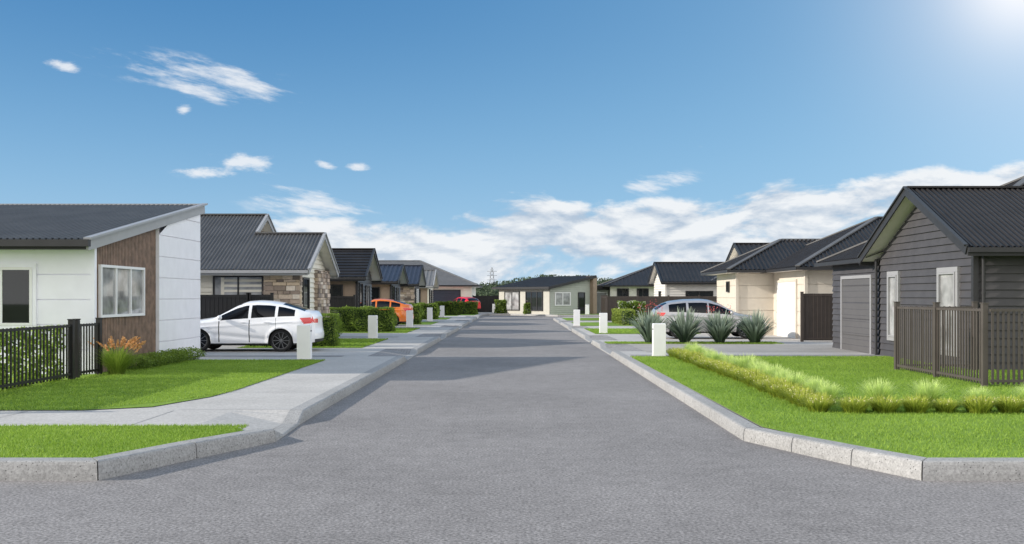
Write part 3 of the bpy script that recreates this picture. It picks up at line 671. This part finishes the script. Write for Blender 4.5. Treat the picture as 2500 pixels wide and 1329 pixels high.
# flax
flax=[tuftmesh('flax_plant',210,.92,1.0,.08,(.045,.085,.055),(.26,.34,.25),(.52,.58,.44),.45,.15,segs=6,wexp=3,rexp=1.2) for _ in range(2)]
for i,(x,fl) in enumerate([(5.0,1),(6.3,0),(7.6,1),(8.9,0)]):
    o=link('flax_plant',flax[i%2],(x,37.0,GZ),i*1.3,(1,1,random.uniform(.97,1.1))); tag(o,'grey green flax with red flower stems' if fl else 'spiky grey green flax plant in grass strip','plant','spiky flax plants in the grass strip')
    if fl:
        n=110; st=RNG.integers(0,6,n); sx=np.array([-.35,.05,.3,-.1,.2,.45])[st]; P=np.stack([sx+RNG.normal(0,.04,n),RNG.normal(0,.1,n),1.28+.12*np.sin(st*2.)+RNG.uniform(-.14,.18,n)],1)
        v,f,c=leafquads(P,.05,(.50,.05,.05),(.78,.20,.18)); fo=link('flower',npmesh('flower',v,f,c,M['leaf'])); fo.parent=o
# orange plume grass
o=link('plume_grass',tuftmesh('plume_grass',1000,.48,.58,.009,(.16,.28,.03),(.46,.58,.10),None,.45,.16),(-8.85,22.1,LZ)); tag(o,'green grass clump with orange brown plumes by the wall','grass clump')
n=3200; k=RNG.integers(0,46,n); aa=RNG.uniform(0,6.28,46)[k]; ll=RNG.uniform(.3,.75,46)[k]; s=RNG.uniform(.0,.22,n); hh=(.66-.3*(ll-.3))+RNG.uniform(-.05,.08,46)[k]
P=np.stack([np.cos(aa)*(ll*.75+s*.7)+RNG.normal(0,.01,n),np.sin(aa)*(ll*.75+s*.7)+RNG.normal(0,.01,n),hh+s*.6],1)
v,f,c=leafquads(P,.04,(.66,.34,.14),(.90,.58,.28)); fo=link('plume',npmesh('plume',v,f,c,M['leaf'])); fo.parent=o
def shrub(label,x,y,rx,ry,h,n,size,ca=GA,cb=GB):
    d=RNG.normal(size=(n,3)); d/=np.linalg.norm(d,axis=1)[:,None]; r=RNG.uniform(.55,1.05,n)[:,None]*(1+.15*np.sin(d[:,:1]*7)*np.sin(d[:,1:2]*6+1))
    P=d*r*np.array([rx,ry,h*.5])+np.array([0,0,h*.5]); P[:,2]=np.maximum(P[:,2],.01)
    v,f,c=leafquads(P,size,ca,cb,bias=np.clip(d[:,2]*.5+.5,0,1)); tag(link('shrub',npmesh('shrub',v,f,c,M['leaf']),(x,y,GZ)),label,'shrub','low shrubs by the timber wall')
for x,y in ((-8.95,23.6),(-8.9,24.3),(-8.95,25.0),(-8.9,25.7),(-8.95,26.4),(-8.85,27.1)): shrub('low dark green shrub beside timber wall',x,y,.38,.42,.36,1600,.045)
# ------------------------------------------------------------ cars
def smoothp(xs,pts,k=7):
    xd=np.linspace(xs[0],xs[-1],400); ad=np.interp(xd,[p[0] for p in pts],[p[1] for p in pts]); ker=np.hanning(2*k+1)+1e-3; ker/=ker.sum()
    ap=np.pad(ad,k,mode='edge'); ad=np.convolve(ap,ker,'valid'); return np.interp(xs,xd,ad)
def car(label,paint,style,loc,rot,name='parked_car'):
    T=Thing(name,label,'car',loc,'cars parked in the driveways',rot); T.local=True
    if style=='sedan':
        Lc=4.42; top=[(0,1.05),(.04,1.22),(.1,1.28),(.3,1.31),(.5,1.385),(.95,1.52),(1.4,1.595),(1.8,1.615),(2.15,1.59),(2.45,1.49),(3.08,1.14),(3.23,1.08),(3.83,.99),(4.18,.87),(4.32,.74),(4.42,.62)]
        win=[(2.04,2.9),(1.22,1.96),(.60,1.14)]; rg=(.34,1.0); ws=(2.32,3.02); wx=(1.02,3.6); seams=[2.95,2.0,1.18]; bl=[(0,1.12),(1,1.07),(2,1.0),(3.1,.95),(4.4,.8)]
    else:
        Lc=4.6; top=[(0,.92),(.04,1.1),(.12,1.22),(.4,1.42),(.65,1.51),(1.2,1.58),(1.9,1.60),(2.25,1.57),(2.6,1.47),(3.3,1.09),(3.45,1.04),(4.0,.95),(4.4,.82),(4.55,.72),(4.6,.6)]
        win=[(2.2,3.1),(1.36,2.12),(.55,1.28)]; rg=(.08,.5); ws=(2.45,3.24); wx=(.95,3.68); seams=[3.12,2.16,1.32]; bl=[(0,1.05),(1,1.02),(2,.97),(3.2,.93),(4.6,.82)]
    xs=set(np.round(np.linspace(0,Lc,150),4))
    for s in seams: xs={x for x in xs if abs(x-s)>.008}|{s-.006,s+.006}
    xs=np.array(sorted(xs)); zt=smoothp(xs,top); belt=smoothp(xs,bl)
    W=.89*(1-.16*np.clip((.55-xs)/.55,0,1)**2.2-.2*np.clip((xs-(Lc-.8))/.8,0,1)**2.2)
    R=.39; zc=.345; NS,NU,NR=22,14,9
    def section(i):
        x=xs[i]; zb=.21+.07*np.clip((.35-x)/.35,0,1)+.02
        for c in wx:
            if abs(x-c)<R: zb=max(zb,zc+math.sqrt(R*R-(x-c)**2))
        zs=min(belt[i],zt[i]-.10); zb=min(zb,zs-.05); w=W[i]; pts=[]
        def fy(z):
            f=1-.11*((.6-z)/.42)**2 if z<.6 else 1-.05*((z-.6)/.4)**2
            f+=.022*math.exp(-((z-(.86-.06*(x-2)))/.026)**2)-.03*math.exp(-((z-.44-.09*(x-2))/.07)**2)
            for c in wx:
                d=math.hypot(x-c,z-zc)
                f+=.026*math.exp(-((d-R-.03)/.05)**2)
            return w*f
        for j in range(NS+1):
            z=zb+(zs-zb)*j/NS; pts.append((fy(z),z))
        h=np.clip((zt[i]-belt[i])/.5,0,1); yr=w*(.90-.235*h); zr_=zt[i]-.06-.02*h; y0=fy(zs)
        for j in range(1,NU+1):
            t=j/NU; pts.append((y0+(yr-y0)*t+.025*math.sin(math.pi*t)*h,zs+(zr_-zs)*(t**.92)))
        for j in range(1,NR+1):
            t=1-j/NR; pts.append((yr*t,zt[i]-(zt[i]-zr_)*t**2.5))
        return pts
    S=[section(i) for i in range(len(xs))]; K=len(S[0]); groups={}
    def bow(x,y,z):
        r=y/.89
        if x<.5: x=x+(-.07+.12*r*r)*(1-x/.5)
        if x>Lc-.6: x=x+(.05-.2*r*r)*((x-Lc+.6)/.6)
        if x<.4: x-= .05*math.exp(-((z-.5)/.2)**2)*(1-x/.4)
        return x
    grid={}
    for sgn in (1,-1):
        for i in range(len(xs)):
            for j in range(K):
                y,z=S[i][j]; grid[(sgn,i,j)]=V((bow(xs[i],y,z)-Lc/2,y*sgn,z))
    def lab(i,j):
        x=(xs[i]+xs[i+1])/2; narrow=(xs[i+1]-xs[i])<.0125; z=(S[i][j][1]+S[i][j+1][1])/2
        cab=zt[i]-belt[i]
        if j<NS:
            if x<.42-(1.06-z)*.8 and .89<z<1.06: return 'tail_light'
            if x>Lc-.45 and .66<z<.78: return 'headlight'
            if z<.27: return 'sill'
            if narrow and z>.3 and z<1.1: return 'seam'
            if seams[1]<x<seams[0] and z>.3: return 'door'
            if seams[2]<x<seams[1] and z>.3: return 'door2'
            return 'body'
        if j<NS+NU:
            fr=(j-NS+.5)/NU
            if cab>.14 and .07<fr<.84:
                for q,(a,b) in enumerate(win):
                    if a<x<b: return 'window%d'%q
            return 'body'
        if rg[0]<x<rg[1] and j>NS+NU: return 'rear_window'
        if ws[0]<x<ws[1] and j>NS+NU: return 'windscreen'
        return 'body'
    for sgn in (1,-1):
        for i in range(len(xs)-1):
            for j in range(K-1):
                l=lab(i,j); key=(l,sgn if l[:3] in('doo','win','tai','hea') and l!='windscreen' else 0)
                g=groups.setdefault(key,({},[],[])); q=[]
                for c in ((sgn,i,j),(sgn,i+1,j),(sgn,i+1,j+1),(sgn,i,j+1)):
                    if c not in g[0]: g[0][c]=len(g[1]); g[1].append(grid[c])
                    q.append(g[0][c])
                g[2].append(tuple(q if sgn<0 else q[::-1]))
    for (l,sg),(d,vs,fs) in groups.items():
        m={'tail_light':M['red'],'headlight':M['lens'],'sill':M['seam'],'seam':M['seam'],'rear_window':M['carg'],'windscreen':M['carg']}.get(l,M['carg'] if l.startswith('window') else paint)
        nm={'door2':'door','seam':'door_seam','windscreen':'windscreen'}.get(l,'window' if l.startswith('window') else l)
        b=MB(); b.add(vs,fs); T.part(nm,b,m,smooth=True)
    for end,i in (('rear',0),('front',len(xs)-1)):
        cap=MB(); lt=MB(); gr=MB(); U=12
        for j in range(K-1):
            for u in range(U):
                q=[]
                for jj,uu in ((j,u),(j,u+1),(j+1,u+1),(j+1,u)):
                    y,z=S[i][jj]; yy=y*(1-2*uu/U); q.append(V((bow(xs[i],yy,z)-Lc/2,yy,z)))
                zm=sum(p.z for p in q)/4; ym=abs(sum(p.y for p in q)/4)
                tgt=cap
                if end=='rear' and .89<zm<1.04 and ym>.4: tgt=lt
                if end=='front' and .34<zm<.56 and ym<.5: tgt=gr
                if end=='rear' and zm<.4: tgt=gr
                tgt.add(q,[(0,1,2,3)])
        T.part('bumper',cap,paint,smooth=True); T.part('grille' if end=='front' else 'diffuser',gr,M['seam'])
        if lt.v: T.part('tail_light',lt,M['red'])
    u=MB(); u.box(.35-Lc/2,Lc/2-.4,-.62,.62,.2,.85); u.box(.15-Lc/2,Lc/2-.2,-.6,.6,.25,.5); T.part('underbody',u,M['seam'])
    for c in wx:
        for sg in (1,-1):
            cen=V((c-Lc/2,sg*.80,.35)); ax=Y*sg
            t=MB(); t.lathe([(.26,.02),(.275,.035),(.32,.035),(.344,.015),(.351,-.03),(.351,-.15),(.33,-.18),(.22,-.18)],cen,ax,32); Wt=T.part('wheel',t,M['tyre'],smooth=True)
            r=MB(); r.lathe([(.0,-.03),(.24,-.04),(.252,.012),(.264,.022),(.27,.012)],cen,ax,32); T.part('rim',r,M['rim'],Wt)
            s=MB()
            for q in range(10):
                a=q*math.pi/5; dr=V((math.cos(a),0,math.sin(a))); sd=V((-math.sin(a),0,math.cos(a)))*.009
                s.obox(cen+dr*.04-sd+ax*(-.02),sd*2,dr*.21,ax*.03)
            s.lathe([(.0,.02),(.04,.018),(.045,-.02)],cen,ax,16); s.lathe([(.248,.0),(.254,.026),(.26,.028),(.264,.01)],cen,ax,32)
            T.part('spoke',s,M['alloy'] if style!='sedan' else M['spoke'],Wt)
    for sg in (1,-1):
        mm=MB(); zc2=belt[len(xs)//2]+.08; mm.lathe([(0,-.09),(.05,-.08),(.075,-.02),(.075,.03),(.05,.08),(0,.09)],V(((2.9 if style=='sedan' else 3.08)-Lc/2,sg*.96,zc2)),Y,12); T.part('mirror',mm,paint,smooth=True)
        for hx in (2.1,1.35):
            hd=MB(); hd.box(hx-Lc/2,hx-Lc/2+.19,min(sg*.868,sg*.90),max(sg*.868,sg*.90),.91,.935); T.part('door_handle',hd,paint)
    return T
car('white sedan parked on a concrete driveway beside the fin wall',M['carw'],'sedan',(-8.53,32.0,GZ+.005),math.pi)
car('orange sedan parked in a driveway behind a hedge',M['caro'],'sedan',(-8.35,59.0,GZ+.005),math.pi)
car('red hatchback parked near the navy garage door',M['carr'],'wagon',(-5.4,101.5,GZ+.12),math.radians(125))
car('silver estate car parked behind the flax plants',M['cars'],'wagon',(8.0,41.3,GZ+.04),0)
# ------------------------------------------------------------ distant hills
def hz(x): return 8.2+2.6*math.sin(x*.021+1)+1.2*math.sin(x*.06)+2.6*math.exp(-((x-22)/24)**2)
mb=MB(); xs=list(range(-400,520,8))
for a,b in zip(xs,xs[1:]): mb.quad((a,480,-.5),(b,480,-.5),(b,520,hz(b)*.8),(a,520,hz(a)*.8)); mb.quad((a,520,hz(a)*.8),(b,520,hz(b)*.8),(b,640,0),(a,640,0))
structure('hill',mb,mat('wooded_hillside',(.04,.06,.035),.9,var=.4,scale=.1))
n=110000; k=3600; cx=RNG.uniform(-250,330,k); cy=RNG.uniform(484,521,k); hh=np.array([hz(a) for a in cx]); cz=(cy-480)/40*hh*.8+RNG.uniform(.2,1.1,k); cr=RNG.uniform(1.2,2.6,k); shade=RNG.uniform(0,1,k)
i=RNG.integers(0,k,n); d=RNG.normal(size=(n,3)); d/=np.linalg.norm(d,axis=1)[:,None]
P=np.stack([cx[i],cy[i],cz[i]],1)+d*cr[i][:,None]*np.array([1.2,1,.7]); v,f,c=leafquads(P,.9,(.045,.07,.045),(.13,.17,.09),bias=np.clip(shade[i]*.5+d[:,2]*.5,0,1),aspect=.9)
tag(link('wood',npmesh('wood',v,f,c,M['leaf'])),kind='stuff')
T=Thing('transmission_tower','distant steel lattice power pylon on a wooded hill','pylon',(-12.2,520,8)); b=MB()
for sx in (-1,1):
    for sy in (-1,1): b.beam((-12.2+sx*1.6,520+sy*1.6,6),(-12.2+sx*.2,520+sy*.2,17),.22,.22)
for z in (10.5,12.8,15): b.beam((-12.2-2.6,520,z),(-12.2+2.6,520,z),.2,.2)
for z in range(6,16,2): b.beam((-13.4,519,z),(-11.2,519,z+2),.14,.14); b.beam((-11.0,519,z),(-13.2,519,z+2),.14,.14)
T.part('lattice',b,M['steel'])
# ------------------------------------------------------------ light
el=math.radians(22); dv=V((1,.14,0)).normalized()*math.cos(el)-Z*math.sin(el)
sl=bpy.data.lights.new('sun','SUN'); sl.energy=5.0; sl.angle=math.radians(.8); sl.color=(1,.94,.85)
so=bpy.data.objects.new('sun',sl); so.rotation_euler=dv.to_track_quat('-Z','Y').to_euler(); C.objects.link(so)
w=bpy.data.worlds.new('World'); bpy.context.scene.world=w; w.use_nodes=True; t=w.node_tree; bg=t.nodes['Background']; STR=.15; bg.inputs['Strength'].default_value=STR
def m_(op,a,b=None,c=None,clamp=False):
    n=t.nodes.new('ShaderNodeMath'); n.operation=op; n.use_clamp=clamp
    for i,v in enumerate((a,b,c)):
        if v is None: continue
        if isinstance(v,(int,float)): n.inputs[i].default_value=v
        else: t.links.new(v,n.inputs[i])
    return n.outputs[0]
def smooth(v,a,b):
    n=t.nodes.new('ShaderNodeMapRange'); n.interpolation_type='SMOOTHSTEP'; n.inputs['From Min'].default_value=a; n.inputs['From Max'].default_value=b
    t.links.new(v,n.inputs['Value']); return n.outputs[0]
def mixc(f,a,b):
    n=t.nodes.new('ShaderNodeMix'); n.data_type='RGBA'
    for k,v in (('Factor',f),('A',a),('B',b)):
        if isinstance(v,(tuple,float,int)): n.inputs[k].default_value=(*[q/STR for q in v],1) if isinstance(v,tuple) else v
        else: t.links.new(v,n.inputs[k])
    return n.outputs['Result']
sky=t.nodes.new('ShaderNodeTexSky'); sky.sky_type='NISHITA'; sky.sun_disc=False; sky.sun_elevation=el; sky.sun_rotation=math.atan2(-dv.x,-dv.y)%(2*math.pi)
sky.air_density=1.0; sky.dust_density=.6; sky.ozone_density=2.0
tc=t.nodes.new('ShaderNodeTexCoord'); sp=t.nodes.new('ShaderNodeSeparateXYZ'); t.links.new(tc.outputs['Generated'],sp.inputs[0])
az=m_('ARCTAN2',sp.outputs[0],sp.outputs[1]); ele=m_('ARCSINE',sp.outputs[2])
def noise(sx,sy,ox,oy,det=8,ro=.55,shear=0,dist=0):
    cb=t.nodes.new('ShaderNodeCombineXYZ'); xx=m_('MULTIPLY_ADD',az,sx,ox); yy=m_('MULTIPLY_ADD',ele,sy,oy)
    if shear: yy=m_('MULTIPLY_ADD',az,shear,yy)
    t.links.new(xx,cb.inputs[0]); t.links.new(yy,cb.inputs[1])
    n=t.nodes.new('ShaderNodeTexNoise'); n.inputs['Scale'].default_value=1; n.inputs['Detail'].default_value=det; n.inputs['Roughness'].default_value=ro; n.inputs['Distortion'].default_value=dist
    t.links.new(cb.outputs[0],n.inputs['Vector']); return n.outputs['Fac']
def gauss(a,e,wa,we,tilt=0):
    dx=m_('SUBTRACT',az,a); dy=m_('SUBTRACT',ele,e)
    if tilt: dy=m_('MULTIPLY_ADD',dx,-tilt,dy)
    q=m_('ADD',m_('POWER',m_('DIVIDE',dx,wa),2),m_('POWER',m_('DIVIDE',dy,we),2)); return m_('EXPONENT',m_('MULTIPLY',q,-1))
base=sky.outputs[0]
grad=mixc(smooth(ele,.0,.33),(.17,.45,.755),(.045,.22,.50))
base=mixc(.88,base,grad)
haze=m_('EXPONENT',m_('MULTIPLY',m_('MAXIMUM',ele,0),-12.0)); haze=m_('MULTIPLY',haze,.78)
base=mixc(haze,base,(.57,.74,.87))
rt=smooth(az,-.35,.8); rt=m_('MULTIPLY',rt,.45); rt=m_('MULTIPLY',rt,smooth(m_('ABSOLUTE',az),2.6,1.0))
base=mixc(rt,base,(.38,.67,.91))
gl=m_('MULTIPLY',gauss(1.15,.45,.42,.42),.95,clamp=True); base=mixc(gl,base,(2.6,2.6,2.6))  # broad unseen glow beyond the right edge, added to light walls facing it
gl=m_('MULTIPLY',gauss(.475,.285,.05,.05),.97,clamp=True); base=mixc(gl,base,(1.1,1.1,1.12))
gl=m_('MULTIPLY',gauss(.475,.285,.12,.11),.4,clamp=True); base=mixc(gl,base,(.95,.95,1.0))
back_fill=m_('MULTIPLY',smooth(m_('ABSOLUTE',az),1.3,2.2),smooth(ele,1.2,.5)); base=mixc(m_('MULTIPLY',back_fill,.85),base,(1.85,1.82,1.78))  # bright sky behind the camera, added to raise the ambient light
# cumulus bank, soft toward its top
N1=noise(10,25,5.3,2.9,9,.57,dist=.25); N1b=noise(10,25,5.3,2.9+25*.010,9,.57,dist=.25); NL=noise(4.5,10,1.1,8.0,4,.55)
cen=m_('MULTIPLY_ADD',az,.065,.046); dd=m_('DIVIDE',m_('SUBTRACT',ele,cen),.050); band=m_('EXPONENT',m_('MULTIPLY',m_('POWER',dd,4),-1))
lf=smooth(az,-.38,-.16)
val=m_('ADD',m_('MULTIPLY_ADD',NL,.45,N1),m_('MULTIPLY_ADD',m_('MULTIPLY',band,lf),.38,-.515)); D=smooth(val,.42,.565)
shade=m_('ADD',m_('MULTIPLY',m_('SUBTRACT',N1,N1b),6.0),.66,clamp=True)
cc=mixc(shade,(.48,.57,.69),(.93,.94,.95)); base=mixc(m_('MULTIPLY',D,.9),base,cc)
N2=noise(13,60,9.1,4.2,8,.65,shear=10); N3=noise(24,60,1.3,7.7,8,.65)
for a,e,wa,we,tl,N,th in [(-.305,.205,.085,.019,-.12,N2,.34),(-.262,.129,.032,.010,-.15,N3,.30),(-.30,.119,.030,.006,0,N3,.32),(-.158,.128,.013,.005,-.1,N3,.3),(-.425,.207,.018,.006,-.1,N3,.33),(-.19,.13,.014,.005,-.3,N3,.33),(.145,.112,.040,.012,0,N2,.36),(-.32,.178,.008,.006,.2,N3,.3),(-.20,.085,.06,.022,-.1,N2,.3)]:
    g=gauss(a,e,wa,we,tl); q=m_('ADD',g,m_('MULTIPLY',m_('SUBTRACT',N,.5),3.2)); d=m_('MULTIPLY',smooth(q,.38,1.25),smooth(g,.08,.5)); base=mixc(m_('MULTIPLY',d,.82),base,(.90,.92,.95))
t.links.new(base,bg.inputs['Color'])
# ------------------------------------------------------------ camera
cd=bpy.data.cameras.new('camera'); cd.lens=35; cd.sensor_width=36; cd.shift_x=-.0032; cd.shift_y=.0238; cd.clip_end=6000; cd.clip_start=.1
co=bpy.data.objects.new('camera',cd); co.location=(0,0,1.9); co.rotation_euler=(math.radians(90),0,0); C.objects.link(co)
sc=bpy.context.scene; sc.camera=co; sc.view_settings.view_transform='Standard'; sc.view_settings.look='None'; sc.view_settings.exposure=0
